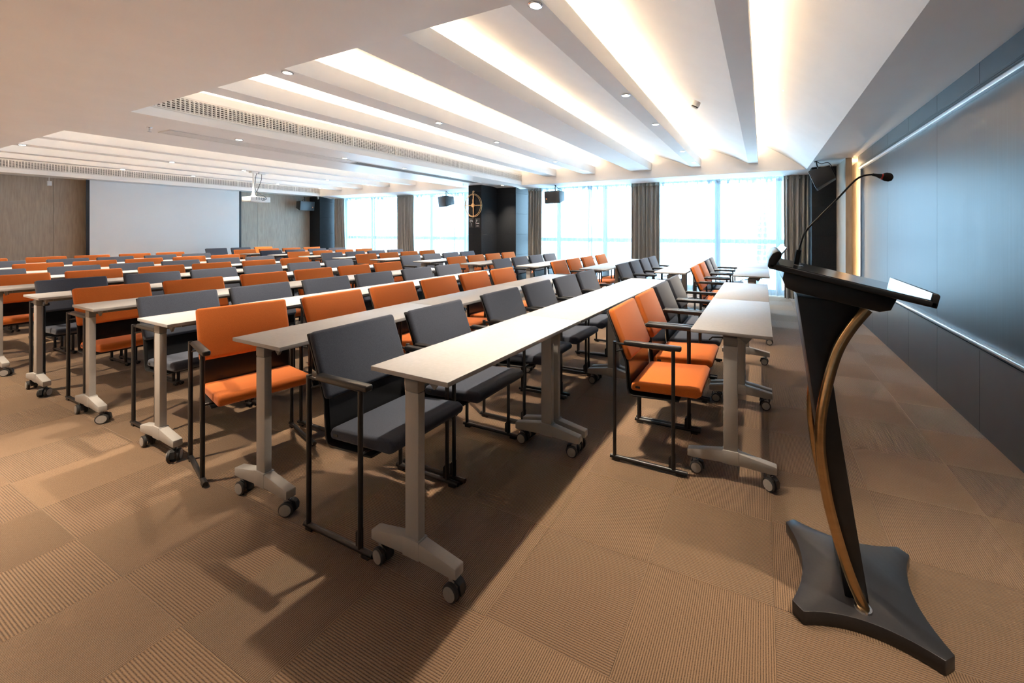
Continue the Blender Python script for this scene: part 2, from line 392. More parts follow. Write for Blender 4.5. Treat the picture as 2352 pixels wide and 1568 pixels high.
def grille(x, label):
    MB().box(x-0.012, x, Y0, Y1, ZS+0.05, 2.785).obj('grille_sill', 'plaster', ceil)
    MB().box(x-0.012, x, Y0, Y1, 2.955, ZF+0.02).obj('fascia', 'plaster', ceil)
    MB().box(x-0.30, x-0.28, Y0, Y1, ZS+0.05, 3.36).obj('trough_back', 'plaster', ceil)
    MB().box(x-0.28, x-0.05, Y0, Y1, 2.97, 2.98).obj('trough_base', 'plaster', ceil)
    MB().box(x-0.10, x-0.09, Y0, Y1, 2.74, 2.97).obj('duct_back', 'duct_dark', ceil)
    led(x-0.07, 3.0)
    g = empty('air_grille', (x, (Y0+Y1)/2, 2.87)); tag(g, label, 'air grille')
    L = (Y1-Y0)/2
    f = MB()
    for z0, z1 in ((-0.092, -0.072), (0.072, 0.092)): f.box(-0.006, 0.006, -L, L, z0, z1)
    for yy in [-L+0.01+k*(2*L-0.02)/9 for k in range(10)]: f.box(-0.006, 0.0065, yy-0.008, yy+0.008, -0.072, 0.072)
    f.obj('frame', 'grille_white', g)
    hb = MB()
    for k in range(6): z = -0.060+k*0.024; hb.box(-0.014, -0.002, -L, L, z-0.0045, z+0.0045)
    o = hb.obj('horizontal_louvre', 'grille_white', g)
    vb = MB(); yy = -L+0.03
    while yy < L-0.02: vb.box(-0.016, 0.000, yy-0.0055, yy+0.0055, -0.072, 0.072); yy += 0.040
    vb.obj('vertical_louvre', 'grille_white', g)
B1 = [(0.690, 0.876), (-0.466, -0.268), (-1.875, -1.390), (-3.089, -2.808), (-4.164, -3.898)]
B2 = [(-7.93, -7.68), (-9.05, -8.82), (-10.24, -9.96), (-11.46, -11.24), (-12.54, -12.30)]
for start, beams, gx, lab in ((1.765, B1, -4.95, 'long white louvred air grille along the middle ceiling band'),
                              (-6.79, B2, -13.5, 'long white louvred air grille above the projection screen')):
    xs, zs = start, ZS
    for xl, xr in beams:
        bay(xs, zs, xl+0.012); beam(xl, xr); xs, zs = xl, ZB
    bay(xs, zs, gx-0.28); grille(gx, lab)
MB().box(-6.79, -6.778, Y0, Y1, ZS+0.05, 3.5).obj('recess_side', 'plaster', ceil)
# ------------------------------------------------------------------ windows
def window(n, x0, x1, mull, label):
    wn = empty('window_%d' % n, ((x0+x1)/2, YW, 0)); struct(wn, label, 'window')
    c = (x0+x1)/2
    MB().box(x0-c, x1-c, -0.06, 0.06, 0.0, 0.10).obj('sill', 'window_frame', wn)
    MB().box(x0-c, x1-c, -0.04, 0.04, 2.66, 2.80).obj('head', 'window_frame', wn)
    xs = [x0]+mull+[x1]
    for m in mull: MB().box(m-c-0.06, m-c+0.06, -0.05, 0.05, 0.10, 2.66).obj('mullion', 'window_frame', wn)
    for a, b in zip(xs, xs[1:]):
        MB().box(a-c+0.06, b-c-0.06, -0.035, 0.035, 1.15, 1.255).obj('transom', 'window_frame', wn)
        MB().box(a-c+0.06, b-c-0.06, -0.004, 0.004, 0.10, 1.15).obj('pane', 'glass', wn)
        MB().box(a-c+0.06, b-c-0.06, -0.004, 0.004, 1.255, 2.66).obj('pane', 'glass', wn)
window(1, -13.52, -6.32, [-12.1, -10.65, -9.2, -7.75], 'tall window wall between the corner pillar and the clock pillar')
window(2, -5.255, 1.83, [-4.35, -2.93, -1.48, -0.03, 1.30], 'tall window wall between the clock pillar and the dark board')
wf = MB().box(XL-0.3, XR+0.6, YW-0.1, YW+0.1, 2.80, 3.65).obj('wall_window', 'backing'); struct(wf, 'wall strip above the windows', 'wall')
MB().box(XL-0.3, -13.5, YW-0.05, YW+0.1, 0, 2.8).obj('wall_infill', 'backing', wf)
MB().box(-6.34, -5.24, YW-0.02, YW+0.1, 0, 2.8).obj('wall_infill', 'backing', wf)
MB().box(1.80, XR+0.6, YW-0.02, YW+0.1, 0, 2.8).obj('wall_infill', 'backing', wf)
# ------------------------------------------------------------------ curtains
def cloth(name, mat, x0, x1, y, z0, z1, pitch, amp, seed, lean=0.0, gather=0.0):
    rnd = random.Random(seed); n = max(24, int((x1-x0)/pitch*10)); rows = 9
    ph = [0.0]
    for i in range(n): ph.append(ph[-1]+2*math.pi*((x1-x0)/n)/pitch*rnd.uniform(0.45, 1.6))
    am = [amp*rnd.uniform(0.6, 1.25) for _ in range(n+1)]
    vs, fs = [], []
    for j in range(rows+1):
        t = j/rows; z = z0+(z1-z0)*t
        sq = 1.0-gather*math.sin(math.pi*min(1, t*1.05))*0.5
        for i in range(n+1):
            s = i/n; c = (x0+x1)/2; x = c+(x0+(x1-x0)*s-c)*sq+lean*(1-t)*(s-0.3)
            a = am[i]*(0.75 if j == rows else 1.0+0.25*(1-t))
            vs.append((x+0.006*math.sin(3*t+i), y+a*math.sin(ph[i]+0.35*math.sin(2.2*t+seed))+0.012*math.sin(5*t+seed), z))
    for j in range(rows):
        for i in range(n):
            a = j*(n+1)+i; fs.append((a, a+1, a+n+2, a+n+1))
    m = MB().add(vs, fs)
    return m
def curtain(name, mat, label, cat, group, x0, x1, y, pitch, amp, seed, **kw):
    e = empty(name, ((x0+x1)/2, y, 0)); tag(e, label, cat, group)
    m = cloth(name, mat, x0-(x0+x1)/2, x1-(x0+x1)/2, 0, 0.012, 2.74, pitch, amp, seed, **kw)
    m.obj('cloth', mat, e, smooth=True)
    cloth(name, mat, x0-(x0+x1)/2, x1-(x0+x1)/2, -0.012, 2.55, 2.64, pitch, amp*0.8, seed).obj('heading_tape', mat, e, smooth=True)
D = 'grey-brown drapes at the windows'
curtain('drape', 'drape', 'grey-brown drape gathered beside the corner pillar near the projection screen', 'curtain', D, -13.42, -12.86, 8.42, 0.10, 0.042, 1, lean=0.10)
curtain('drape', 'drape', 'grey-brown drape between the two sheers left of the clock pillar', 'curtain', D, -10.2, -9.42, 8.42, 0.11, 0.045, 2, lean=0.12, gather=0.12)
curtain('drape', 'drape', 'narrow grey-brown drape hanging beside the clock pillar', 'curtain', D, -5.05, -4.60, 8.42, 0.10, 0.040, 3)
curtain('drape', 'drape', 'grey-brown drape hanging alone in the middle of the window wall', 'curtain', D, -2.03, -1.31, 8.42, 0.11, 0.045, 4)
curtain('drape', 'drape', 'grey-brown drape behind the lectern beside the dark pillar', 'curtain', D, 1.37, 1.86, 8.36, 0.11, 0.045, 5, lean=-0.05)
S = 'white sheers at the windows'
for k, (a, b, lab) in enumerate([(-13.0, -11.35, 'white sheer curtain next to the drape at the corner pillar'),
        (-11.5, -9.9, 'white sheer curtain just left of the drape left of the clock pillar'),
        (-9.7, -7.75, 'white sheer curtain just right of the drape left of the clock pillar'),
        (-7.95, -6.28, 'white sheer curtain touching the clock pillar'),
        (-4.85, -3.15, 'white sheer curtain behind the hanging loudspeaker right of the clock pillar'),
        (-3.33, -1.75, 'white sheer curtain left of the lone middle drape'),
        (-1.60, 0.08, 'white sheer curtain right of the lone middle drape'),
        (-0.10, 1.55, 'white sheer curtain behind the lectern next to the last drape')]):
    curtain('sheer_curtain', 'sheer', lab, 'curtain', S, a, b, 8.53+0.11*(k % 2), 0.145, 0.030, 20+k)

# ------------------------------------------------------------------ outside: hazy tower
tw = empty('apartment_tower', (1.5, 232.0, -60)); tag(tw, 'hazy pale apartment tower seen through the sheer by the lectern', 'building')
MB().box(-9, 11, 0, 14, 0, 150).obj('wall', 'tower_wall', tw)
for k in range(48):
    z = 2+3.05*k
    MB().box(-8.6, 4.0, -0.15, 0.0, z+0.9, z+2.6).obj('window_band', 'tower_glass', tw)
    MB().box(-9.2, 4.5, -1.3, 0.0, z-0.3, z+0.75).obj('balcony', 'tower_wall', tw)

# ------------------------------------------------------------------ projection screen
ps = empty('projection_screen', (-13.85, 4.135, 0)); tag(ps, 'large white pull-down projection screen with thin dark side borders', 'projection screen')
ms = MB()
vs, fs = [], []
for j in range(9):
    for i in range(25):
        t, s = j/8, i/24
        vs.append((0.012*math.sin(6*s+3*t)*math.sin(math.pi*s), -1.525+3.05*s, 0.72+1.96*t))
for j in range(8):
    for i in range(24): a = j*25+i; fs.append((a, a+1, a+26, a+25))
MB().add(vs, fs).obj('fabric', 'screen_white', ps, smooth=True)
MB().box(-0.012, 0.002, -1.575, -1.52, 0.70, 2.682).obj('border', 'plaque_black', ps)
MB().box(-0.012, 0.002, 1.52, 1.575, 0.70, 2.682).obj('border', 'plaque_black', ps)
MB().box(-0.025, 0.02, -1.60, 1.60, 0.66, 0.71).obj('bottom_bar', 'white_plastic', ps, bevel=0.008)

# ------------------------------------------------------------------ tables
TW, TL_, TH = 0.445, 1.186, 0.872
def make_table():
    root = empty('training_table')            # origin: floor point under the near left corner of the top
    MB().box(0, TW, 0, TL_, TH-0.020, TH).obj('tabletop', 'laminate', root, bevel=0.0022)
    MB().box(TW/2-0.03, TW/2+0.03, 0.06, TL_-0.06, TH-0.062, TH-0.030).obj('crossbeam', 'under_steel', root, bevel=0.003)
    MB().box(TW-0.10, TW-0.088, 0.10, TL_-0.10, TH-0.045, TH-0.020).obj('stiffener', 'under_steel', root)
    c = TW/2
    for yy, sg in ((0.042, 1), (TL_-0.042, -1)):
        lg = MB().box(c-0.039, c+0.039, yy-0.018, yy+0.018, 0.165, TH-0.085).obj('leg', 'leg_paint', root, bevel=0.004)
        MB().box(c-0.040, c+0.038, yy-0.019, yy+0.019, TH-0.085, TH-0.034).obj('cap', 'leg_cap', lg, bevel=0.005)
        MB().prism([(c-0.01, TH-0.020), (c+0.13, TH-0.020), (c+0.085, TH-0.075), (c+0.05, TH-0.045)], yy+sg*0.022, yy+sg*0.034).obj('flip_bracket', 'under_steel', lg)
        MB().tube([(c+0.02, yy+sg*0.05, TH-0.05), (c-0.11, yy+sg*0.075, TH-0.066), (c-0.13, yy+sg*0.078, TH-0.085)], 0.005, 8).obj('lever', 'black_metal', lg, smooth=True)
        ft = MB()
        for sx in (-1, 1):
            ft.prism([(c+sx*0.005, 0.172), (c+sx*0.045, 0.172), (c+sx*0.245, 0.138), (c+sx*0.245, 0.094), (c+sx*0.205, 0.092), (c+sx*0.045, 0.100), (c+sx*0.005, 0.100)], yy-0.024, yy+0.024)
        f = ft.obj('foot', 'leg_paint', root, bevel=0.005)
        MB().box(c-0.046, c+0.046, yy-0.0255, yy+0.0255, 0.098, 0.176).obj('hub', 'leg_paint', f, bevel=0.002)
        for sx in (-1, 1):
            cx = c+sx*0.205
            cs = empty('caster', (cx, yy, 0), random.uniform(-0.9, 0.9), root)
            MB().box(-0.010, 0.022, -0.011, 0.011, 0.030, 0.080).obj('fork', 'wheel_cap', cs, bevel=0.004)
            MB().lathe([(0.009, 0.070), (0.009, 0.100)], (0, 0, 0), 12).obj('stem', 'under_steel', cs)
            for wy in (-1, 1):
                wh = MB().lathe([(0.030, -0.009), (0.037, -0.006), (0.037, 0.006), (0.030, 0.009)], (0.012, wy*0.021, 0.037), 24, 'y').obj('wheel', 'rubber', cs, smooth=True)
                MB().lathe([(0.029, -0.0015), (0.029, 0.0015)], (0.012, wy*0.031, 0.037), 24, 'y').obj('wheel_disc', 'wheel_cap', cs)
            MB().prism([(0.010, 0.082), (0.050, 0.070), (0.058, 0.030), (0.050, 0.030), (0.044, 0.062)], -0.011, 0.011).obj('brake_lever', 'black_plastic', cs)
    return root
def vary_casters(root, end_free=False):
    for ch in root.children:
        if ch.name.startswith('caster'):
            free = end_free and ch.location.x > TW/2 and ch.location.y < TL_/2
            a = random.uniform(-1.1, 1.1) if free else random.uniform(-0.12, 0.12)
            ch.rotation_euler = (0, 0, a+(math.pi if ch.location.x > TW/2 and not free and random.random() < 0.5 else 0))
# near block: left edge of the top at the near end and at the far end of each row
ROWS = 'ABCDEFGHIJK'
NEAR = {'A': (.565, .565), 'B': (-.600, -.515), 'C': (-1.705, -1.665), 'D': (-2.88, -2.81), 'E': (-4.04, -3.98), 'F': (-5.23, -5.16), 'G': (-6.4, -6.33),
        'H': (-7.58, -7.52), 'I': (-8.76, -8.70), 'J': (-9.95, -9.90), 'K': (-11.13, -11.08)}
FAR = {'A': .60, 'B': -.45, 'C': -1.62, 'D': -2.78, 'E': -3.96, 'F': -5.12, 'G': -6.31, 'H': -7.50, 'I': -8.68, 'J': -9.90, 'K': -11.08}
table0 = make_table(); used = [False]
def put_table(x, y, rz, label, end_free=False):
    t = copy_tree(table0) if used[0] else table0
    used[0] = True
    t.location = (x, y, 0); t.rotation_euler = (0, 0, rz); vary_casters(t, end_free)
    tag(t, label, 'table', 'white training tables in rows')
def table_seen(x, y):
    return any(in_frame((x+a, y+b, TH)) for a in (0, TW) for b in (0, TL_/2, TL_))
END = ['at the open carpet end', 'in the middle of its line', 'at the cross aisle end']
for ri, r in enumerate(ROWS):
    a, b = NEAR[r]
    for k in range(3):
        if r == 'A' and k == 0: continue
        y = -0.022+k*(TL_+0.004) if r != 'A' else 1.236+(k-1)*(TL_+0.004)
        sl = 0.0 if r == 'A' else (b-a)/3.58
        x = a+sl*(y+0.022)
        if not table_seen(x, y): continue
        put_table(x, y, -sl*0.9, '%s table, %s row from dark board, camera-side block, %s' % (
            'narrow white' , ORD[ri], ['carpet end', 'middle' if r != 'A' else 'lectern end', 'aisle end'][k]), k == 0 or (r == 'A' and k == 1))
    for k in range(2):
        y = 4.388+k*(TL_-0.02); x = FAR[r]
        put_table(x, y+k*0.022, 0.0, 'narrow white table, %s row from dark board, window block, %s' % (ORD[ri], ['aisle end', 'curtain end'][k]))

# ------------------------------------------------------------------ chairs
def rounded_slab(profile, y0, y1, r, seg=3):
    return MB().prism(profile, y0, y1)
def make_chair(kind):
    fab = kind+'_fabric'
    root = empty('conference_chair')           # origin: floor point midway between the rear uprights, facing +x
    hw = 0.273
    # seat pad
    MB().prism([(0.098, 0.440), (0.090, 0.470), (0.105, 0.498), (0.30, 0.508), (0.505, 0.522), (0.535, 0.500), (0.528, 0.470), (0.50, 0.455)], -0.232, 0.232).obj('seat', fab, root, bevel=0.016, seg=3)
    MB().box(0.125, 0.155, -0.2345, -0.230, 0.463, 0.476).obj('label_tab', 'black_plastic', root)
    # back pad along the tilted shell
    d = Vector((-0.130, 0.312)).normalized(); n = Vector((d.y, -d.x))
    p0 = Vector((0.066, 0.628)); p1 = p0+d*0.340
    def q(p, t): return (p.x+n.x*t, p.y+n.y*t)
    MB().prism([q(p0, 0.002), q(p1, 0.002), q(p1, 0.045), q(p0, 0.045)], -0.245, 0.245).obj('backrest', fab, root, bevel=0.019, seg=3)
    # thin upholstered panel between pad and seat
    MB().prism([(0.066, 0.640), (0.088, 0.45), (0.096, 0.45), (0.078, 0.640)], -0.225, 0.225).obj('lower_back', 'shell_gloss', root)
    # bent black shell behind
    top = p1; sh = [(top.x, top.y), (p0.x, p0.y), (0.080, 0.46), (0.090, 0.425), (0.115, 0.418), (0.40, 0.432)]
    t = 0.010; off = [(top.x-n.x*t, top.y-n.y*t), (p0.x-t, p0.y-0.002), (0.070, 0.46), (0.080, 0.420), (0.112, 0.408), (0.40, 0.422)]
    MB().prism(sh+off[::-1], -0.240, 0.240).obj('shell', 'shell_black', root, bevel=0.002, seg=1)
    for sy in (-1, 1):
        y = sy*hw
        MB().tube([(0, y, 0.020), (0, y, 0.757)], 0.0115, 10).obj('leg', 'black_metal', root, smooth=True)
        MB().tube([(0.372, y, 0.020), (0.372, y, 0.742)], 0.0115, 10).obj('leg', 'black_metal', root, smooth=True)
        fr = MB().tube([(-0.028, y, 0.022), (0.455, y, 0.022)], 0.0125, 10).obj('foot_rail', 'black_metal', root, smooth=True)
        for gx in (-0.012, 0.390): MB().box(gx, gx+0.045, y-0.011, y+0.011, 0.0, 0.014).obj('glide', 'black_plastic', fr)
        MB().prism([(0.345, 0.018), (0.386, 0.018), (0.386, 0.125), (0.372, 0.125), (0.345, 0.095)], y-0.004, y+0.004).obj('linking_plate', 'black_metal', root)
        MB().box(0.060, 0.418, y-sy*0.011-0.019, y-sy*0.011+0.019, 0.738, 0.768).obj('armrest', 'black_plastic', root, bevel=0.009, seg=3)
        MB().tube([(-0.004, y, 0.746), (0.36, y, 0.740)], 0.007, 8).obj('arm_bar', 'black_metal', root, smooth=True)
        MB().tube([(0.0, y, 0.690), (0.045, sy*0.236, 0.700)], 0.006, 8).obj('back_strut', 'black_metal', root, smooth=True)
        MB().tube([(0.372, y, 0.448), (0.36, sy*0.20, 0.440)], 0.008, 8).obj('seat_strut', 'black_metal', root, smooth=True)
    return root
PROTO = {'orange': make_chair('orange'), 'charcoal': make_chair('charcoal')}
CUSED = {'orange': False, 'charcoal': False}
def put_chair(kind, x, y, rz, label):
    src = PROTO[kind]; c = copy_tree(src) if CUSED[kind] else src
    CUSED[kind] = True
    c.location = (x, y, 0); c.rotation_euler = (0, 0, rz)
    tag(c, label, 'chair', 'orange and charcoal chairs behind the tables')
CX = {'A': .10, 'B': -1.035, 'C': -2.20, 'D': -3.27, 'E': -4.48, 'F': -5.71, 'G': -6.90, 'H': -8.05, 'I': -9.25, 'J': -10.42, 'K': -11.60}
CXF = {'A': .115, 'B': -.98, 'C': -2.13, 'D': -3.29, 'E': -4.43, 'F': -5.60, 'G': -6.83, 'H': -7.98, 'I': -9.15, 'J': -10.40, 'K': -11.55}
YN = {'A': [1.235, 1.80, 2.34, 2.89], 'B': [.01, .60, 1.33, 1.93, 2.54, 3.12], 'C': [None, .64, 1.22, 1.82, 2.40, 2.95], 'D': [.12, .69, 1.31, 1.89, 2.55, 3.11],
      'E': [.09, .65, 1.31, 1.89, 2.49, 3.04], 'F': [.13, .75, 1.35, 1.94, 2.50, 3.06], 'G': [0.0, .60, 1.24, 1.82, 2.48, 3.03], 'H': [.05, .72, 1.31, 1.86, 2.47, 3.06],
      'I': [.05, .66, 1.22, 1.82, 2.46, 3.02], 'J': [-.05, .50, 1.24, 1.78, 2.46, 3.00], 'K': [-.05, .55, 1.25, 1.80, 2.45, 3.00]}
YF = {'A': [4.42, 5.08, 5.74, 6.33], 'B': [4.43, 5.03, 5.63, 6.22], 'C': [4.51, 5.03, 5.69, 6.40], 'D': [4.48, 5.07, 5.68, 6.24], 'E': [4.62, 5.14, 5.75, 6.31],
      'F': [4.55, 5.12, 5.69, 6.28], 'G': [4.49, 5.02, 5.63, 6.20], 'H': [4.48, 5.08, 5.62, 6.17], 'I': [4.47, 5.0, 5.57, 6.15], 'J': [4.52, 5.09, 5.65, 6.19], 'K': [4.51, 5.03, 5.62, 6.20]}
def relax(v, w=0.580):
    v = list(v)
    for _ in range(60):
        for i in range(len(v)-1):
            if v[i] is None or v[i+1] is None: continue
            g = w-(v[i+1]-v[i])
            if g > 0: v[i] -= g/2; v[i+1] += g/2
    return v
for ri, r in enumerate(ROWS):
    YN[r] = relax(YN[r]); YF[r] = relax(YF[r])
for ri, r in enumerate(ROWS):
    base = 'charcoal' if ri % 2 else 'orange'
    for k, yl in enumerate(YN[r]):
        kind = base if r != 'A' else ('orange', 'orange', 'charcoal', 'charcoal')[k]
        x, y, rz = CX[r], (yl+0.262 if yl is not None else 0.0), random.uniform(-0.008, 0.008)
        if r == 'A' or (r == 'B' and k == 0): rz = 0.0
        a, b = NEAR[r]; x = min(x, a+(0.0 if r == 'A' else (b-a)/3.58)*(y-0.25)-0.466)
        if yl is None: x, y, rz = -2.300, 0.320, -0.235
        if not (in_frame((x-0.06, y+0.22, 0.94)) or in_frame((x+0.4, y+0.22, 0.5))): continue
        put_chair(kind, x, y, rz, '%s fabric armchair, %s row from dark board, camera-side block, %s seat' % (kind, ORD[ri], ORD[k]))
    for k, yl in enumerate(YF[r]):
        kind = base if r != 'A' else ('orange', 'orange', 'charcoal', 'charcoal')[k]
        put_chair(kind, min(CXF[r], FAR[r]-0.466), yl+0.258, random.uniform(-0.008, 0.008), '%s fabric armchair, %s row from dark board, window block, %s seat from aisle' % (kind, ORD[ri], ORD[k]))
for k, (kind, yl) in enumerate([('charcoal', 4.54), ('charcoal', 5.13), ('orange', 5.72)]):
    put_chair(kind, -13.15, yl+0.258, 0.0, '%s fabric armchair without a table, %s along the projection screen wall' % (kind, ORD[k]))

# ------------------------------------------------------------------ lectern
le = empty('lectern', (1.30, 0.725, 0)); tag(le, 'black lectern with curved bronze tubes, sloped desk and gooseneck microphone', 'lectern')
def base_outline(h, k, cut):
    pts = []
    cor = [(-h, -k), (h, -k), (h, k), (-h, k)]
    for i in range(4):
        a, b = Vector(cor[i]), Vector(cor[(i+1) % 4]); dirv = (b-a).normalized(); inn = Vector((-dirv.y, dirv.x)); L = (b-a).length
        for s in [j/12 for j in range(13)]:
            p = a+dirv*(cut+(L-2*cut)*s)+inn*(0.052*4*s*(1-s))
            pts.append((p.x, p.y))
    return pts
MB().prism(base_outline(0.240, 0.262, 0.036), 0.0, 0.052, 'z').obj('base', 'lectern_base', le, bevel=0.003)
fo = [(1.084, 1.20), (1.30, 1.18), (1.262, 1.09), (1.225, 1.00), (1.208, 0.875), (1.238, 0.64), (1.325, 0.052), (1.246, 0.052)]
MB().prism([(x-1.30, z) for x, z in fo], -0.125, 0.125).obj('column', 'lectern_black', le, bevel=0.003)
tp = [(1.312, 1.172), (1.262, 1.096), (1.220, 1.009), (1.190, 0.897), (1.169, 0.777), (1.161, 0.675), (1.166, 0.576), (1.186, 0.431), (1.219, 0.292), (1.259, 0.159), (1.302, 0.054)]
def smooth_path(pts, n=5):
    P = [Vector(p) for p in pts]; out = []
    for i in range(len(P)-1):
        p0, p1, p2, p3 = P[max(i-1, 0)], P[i], P[i+1], P[min(i+2, len(P)-1)]
        for k in range(n):
            t = k/n
            out.append(0.5*((2*p1)+(-p0+p2)*t+(2*p0-5*p1+4*p2-p3)*t*t+(-p0+3*p1-3*p2+p3)*t**3))
    out.append(P[-1]); return out
for sy in (-1, 1):
    tb = MB().tube(smooth_path([(x-1.30, sy*0.155, z) for x, z in tp]), 0.0195, 16).obj('curved_tube', 'bronze_tube', le, smooth=True)
    MB().lathe([(0.030, 0.052), (0.028, 0.058)], (0.0, sy*0.155, 0), 20).obj('collar', 'steel', tb)
# desk: local frame along the slope
dv = Vector((0.494, -0.112)).normalized(); nv = Vector((-dv.y, dv.x))
o0 = Vector((0.977-1.30, 1.322))
def dk(t, h): p = o0+dv*t+nv*h; return (p.x, p.y)
ya, yb = 0.425-0.725, 0.905-0.725
desk = MB().prism([dk(0.0, 0), dk(0.506, 0), dk(0.506, 0.020), dk(0.0, 0.020)], ya, yb).obj('desk', 'lectern_black', le, bevel=0.004)
MB().prism([dk(0.035, 0.0205), dk(0.50, 0.0205), dk(0.50, 0.0225), dk(0.035, 0.0225)], ya+0.012, yb-0.004).obj('desk_top', 'desk_gloss', desk)
roll = [dk(-0.004, 0.004), dk(0.018, 0.004), dk(0.026, 0.030), dk(0.034, 0.052), dk(0.030, 0.068), dk(0.016, 0.070), dk(0.002, 0.058), dk(-0.006, 0.032)]
MB().prism(roll, ya, yb).obj('rolled_edge', 'lectern_black', desk, bevel=0.004)
MB().prism([dk(0.026, 0.055), dk(0.032, 0.055), dk(0.046, 0.088), dk(0.042, 0.090)], ya+0.003, yb-0.003).obj('edge_plate', 'steel', desk)
MB().prism([dk(0.488, 0.0), dk(0.506, 0.0), dk(0.506, 0.042), dk(0.500, 0.048), dk(0.488, 0.044)], ya, yb).obj('paper_stop', 'lectern_black', desk, bevel=0.003)
MB().prism([dk(0.484, 0.022), dk(0.4875, 0.022), dk(0.4875, 0.046), dk(0.484, 0.046)], ya+0.004, yb-0.004).obj('stop_plate', 'steel', desk)
ub = [dk(0.055, -0.001), dk(0.056, -0.030), dk(0.075, -0.058), dk(0.11, -0.066), dk(0.37, -0.060), dk(0.40, -0.045), dk(0.408, -0.001)]
MB().prism(ub, ya+0.03, yb-0.03).obj('housing', 'lectern_black', le, bevel=0.004)
mc = empty('microphone', (0, 0, 0), 0, le)
def w2l(p): return (p[0]-1.30, p[1]-0.725, p[2])
YM = 0.66
def mp(px, py):                                   # lectern-local point in the vertical plane of the gooseneck
    d = Vector((-math.sin(YAW), math.cos(YAW), 0))+Vector((math.cos(YAW), math.sin(YAW), 0))*((px-CX_PX)/F_PX)+Vector((0, 0, 1))*((HY_PX-py)/F_PX)
    p = CAM+d*((YM-CAM.y)/d.y); return w2l(p)
a, b = mp(1829, 607), mp(1835, 574)
MB().lathe([(0.026, 0.0), (0.024, 0.004)], (a[0], a[1], a[2]-0.008), 20).obj('mount', 'steel', mc)
MB().tube([a, b], 0.0095, 14).obj('socket', 'black_plastic', mc, smooth=True)
neck = [mp(*p) for p in ((1835, 574), (1842, 550), (1853, 528), (1880, 500), (1920, 460), (1950, 428), (1968, 411), (1985, 403), (2005, 400.5))]
MB().tube(smooth_path(neck, 4), 0.0038, 10).obj('gooseneck', 'black_metal', mc, smooth=True)
MB().tube([mp(2003, 400.5), mp(2012, 402), mp(2024, 405)], [0.005, 0.006, 0.010], 14).obj('capsule', 'black_plastic', mc, smooth=True)
MB().tube([mp(2024.5, 405), mp(2027.5, 405.5)], 0.0115, 14).obj('ring', 'red_plastic', mc, smooth=True)
MB().tube([mp(2026.5, 405.2), mp(2028.5, 405.5), mp(2034, 406), mp(2042, 407), mp(2048, 407), mp(2051.5, 407)], [0.007, 0.0135, 0.0165, 0.0165, 0.0135, 0.005], 18).obj('windscreen', 'foam', mc, smooth=True)

# ------------------------------------------------------------------ downlights
LX = [-0.325, -2.87, -5.43, -7.78, -10.05, -12.38]
LY = [0.91, 2.73, 3.98, 5.95, 7.22]
def downlight(x, y, z, label, k=1.0, ang=78, rx=0.0):
    e = empty('downlight', (x, y, z)); tag(e, label, 'downlight', 'recessed downlights')
    MB().lathe([(0.046, 0.0), (0.046, -0.006), (0.036, -0.008), (0.034, 0.0)], (0, 0, 0), 24).obj('trim_ring', 'steel', e, smooth=True)
    MB().lathe([(0.033, -0.0085), (0.033, -0.0095)], (0, 0, 0), 24).obj('lens', 'lamp_lens', e)
    spot(x, y, z, k, ang, rx)
def spot(x, y, z, k=1.0, ang=78, rx=0.0):
    l = bpy.data.lights.new('downlight_lamp', 'SPOT'); l.energy = SPOT_W*k; l.color = SPOT_COL; l.spot_size = math.radians(ang); l.spot_blend = 1.0
    l.shadow_soft_size = 0.03
    o = bpy.data.objects.new('downlight_lamp', l); COL.objects.link(o); o.location = (x, y, z-0.02); o.rotation_euler = (rx, 0, 0)
for i, x in enumerate(LX):
    for j, y in enumerate(LY):
        if i == 2: y = (1.74, 3.23, 4.47, 5.77, 7.72)[j]
        downlight(x, y, ZS if i == 2 else ZB, 'round recessed downlight, %s line from dark board, %s counted from camera' % (ORD[i], ORD[j]))
for i, (x, k) in enumerate(((-2.87, 1.15), (-5.43, 1.15), (-7.78, 1.0))):   # the same lines go on in the low ceiling around the viewer
    downlight(x, -0.82, ZS, 'round recessed downlight in the low ceiling, %s line from dark board, before the tables' % ORD[i+1], k)
downlight(1.95, 0.15, ZS, 'round recessed downlight in the low ceiling above the lectern', 0.7)
for i in range(6):                                  # added unseen fill lamps; their floor bounce brightens the low ceiling
    downlight(-1.0-2.4*i, -2.3, ZS, 'added unseen fill lamp near the wall behind the viewer, %s from dark board' % ORD[i], 3.5 if i else 1.5, 84)
# ------------------------------------------------------------------ slot diffuser
sd = empty('slot_diffuser', (-5.72, 4.05, ZS)); tag(sd, 'long white linear slot diffuser in the flat ceiling band', 'air diffuser')
L = 2.95
MB().box(-0.15, -0.13, -L, L, -0.008, 0.0).box(0.13, 0.15, -L, L, -0.008, 0.0).box(-0.13, 0.13, -L, -L+0.03, -0.008, 0).box(-0.13, 0.13, L-0.03, L, -0.008, 0).obj('frame', 'grille_white', sd)
MB().box(-0.13, 0.13, -L+0.03, -0.45, -0.004, -0.001).obj('cover_plate', 'grille_white', sd)
MB().box(-0.13, 0.13, -0.45, L-0.03, -0.0015, -0.0005).obj('slot_back', 'leg_cap', sd)
for k in range(4):
    MB().prism([(-0.10+0.065*k, -0.002), (-0.055+0.065*k, -0.009), (-0.052+0.065*k, -0.008), (-0.097+0.065*k, -0.001)], -0.45, L-0.03).obj('blade', 'grille_white', sd)
